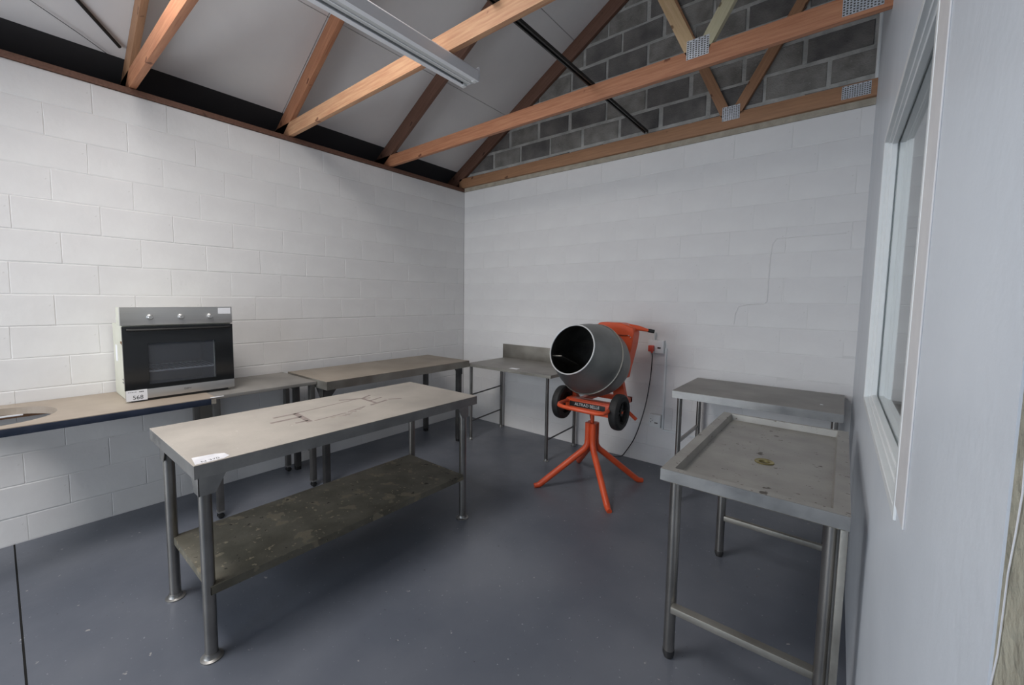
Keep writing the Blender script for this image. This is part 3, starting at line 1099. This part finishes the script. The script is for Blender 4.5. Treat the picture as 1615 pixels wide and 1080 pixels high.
# drum
D0 = Vector((2.312, -1.155, 1.197))
DA = Vector((.10, .93, -.36)).normalized()
outp = [(0, .199), (.03, .212), (.10, .245), (.18, .275), (.23, .288), (.262, .293), (.268, .297), (.30, .298), (.306, .294), (.40, .290), (.47, .265), (.55, .20), (.60, .14), (.61, .05), (.61, 0)]
inp = [(0, .196), (.03, .209), (.10, .242), (.18, .272), (.23, .284), (.30, .290), (.40, .285), (.47, .260), (.55, .19), (.585, .10), (.59, 0)]
dr = MB().lathe(outp, D0, DA, 64).build('drum', DRUM, mx)
MB().lathe(inp, D0, DA, 64).build('drum_lining', DRUMIN, dr)
MB().lathe([(.27+.006*math.sin(a*PI/4), .2985+.005*math.cos(a*PI/4)) for a in range(9)], D0, DA, 64).build('drum_seam', STEELD, dr)
rimp = [(.006*math.sin(a*PI/5), .201+.006*math.cos(a*PI/5)) for a in range(11)]
MB().lathe(rimp, D0, DA, 64).build('rim', RIM, dr)
u = DA.cross(Vector((0, 0, 1))).normalized()
w_ = DA.cross(u).normalized()
for ang in (math.radians(165), math.radians(-55)):
    rd = u*math.cos(ang)+w_*math.sin(ang)
    tg = DA.cross(rd)
    b = MB()
    A = D0+DA*.06+rd*.222
    B_ = D0+DA*.40+rd*.285
    C_ = D0+DA*.38+rd*.17
    E_ = D0+DA*.10+rd*.16
    tt = tg*.004
    q = [A, B_, C_, E_]
    b.add([v-tt for v in q]+[v+tt for v in q], [(3, 2, 1, 0), (4, 5, 6, 7), (0, 1, 5, 4), (1, 2, 6, 5), (2, 3, 7, 6), (3, 0, 4, 7)])
    b.build('mixing_blade', STEELD, dr)
MB().lathe([(.60, .05), (.72, .045), (.72, 0)], D0, DA, 20).build('drive_boss', ORANGE, mx)

# power cable
cpts = [(2.25, -.60, .76), (2.183, -.6, .706), (2.13, -.46, .52), (2.108, -.34, .333), (2.113, -.2, .119), (2.161, -.12, .036), (2.20, -.095, .010), (2.246, -.08, .008), (2.29, -.065, .02), (2.323, -.06, .059), (2.414, -.06, .224), (2.482, -.06, .441), (2.524, -.06, .636), (2.551, -.06, .856), (2.560, -.060, 1.04), (2.555, -.058, 1.088)]


cb = MB().tube(smooth_path(cpts), .0048, 8).build('power_cable', CABLE, mx)

# sockets and trunking
so = thing('wall_socket', (2.58, -.02, 1.15), 'upper white double socket with a red plug pushed in', 'socket', 'wall sockets on the back wall')
MB().cbox(2.508, 2.656, -.036, 0, 1.088, 1.214, .005).build('back_box', WHITE, so)
MB().cbox(2.51, 2.654, -.046, -.035, 1.091, 1.211, .004).build('face_plate', FRAMEW, so)
MB().cbox(2.60, 2.63, -.049, -.045, 1.135, 1.15, .001).build('switch', STEELDK, so)
pg = MB().cbox(2.525, 2.575, -.092, -.046, 1.105, 1.165, .010)
pg.tube([(2.555, -.058, 1.092), (2.552, -.062, 1.125)], .010, 10)
o = pg.build('plug', REDP)
tag(o, 'red plug of the mixer cable in the upper wall socket', 'plug')
MB().tube([(2.558, -.03, 1.21), (2.558, -.03, 1.275), (2.562, -.028, 1.29)], .012, 10).build('conduit_stub', WHITE, so)
s2 = thing('wall_socket', (2.6, -.02, .43), 'lower cream double socket just above the floor trunking', 'socket', 'wall sockets on the back wall')
MB().cbox(2.545, 2.656, -.036, 0, .375, .50, .005).build('back_box', WHITE, s2)
MB().cbox(2.547, 2.654, -.044, -.035, .378, .497, .004).build('face_plate', FRAMEW, s2)
b = MB()
for (x, z) in [(2.562, .45), (2.575, .435), (2.562, .42)]:
    b.box(x, x+.006, -.0455, -.043, z, z+.009)
b.box(2.60, 2.63, -.0465, -.043, .415, .425)
b.build('pin_hole', STEELDK, s2)
tk_ = thing('cable_trunking', (2.66, -.01, .35), 'white cable trunking running down the wall between sockets and off to the right', 'trunking')
MB().cbox(2.657, 2.675, -.014, -.001, .36, 1.14, .002).build('vertical_run', FRAMEW, tk_)
MB().cbox(2.675, 3.99, -.014, -.001, .345, .363, .002).build('horizontal_run', FRAMEW, tk_)
# worktop seen through the window in the next room
t = thing('storage_bench', (4.85, -.5, 0), 'dark bench beyond the window glass', 'bench')
MB().cbox(4.17, 5.4, -.95, -.03, .84, .885, .004).build('tabletop', SHELFM, t)
for x in (4.22, 5.35):
    for y in (-.9, -.08):
        MB().cbox(x-.02, x+.02, y-.02, y+.02, 0, .84, .002).build('leg', STEELDK, t)
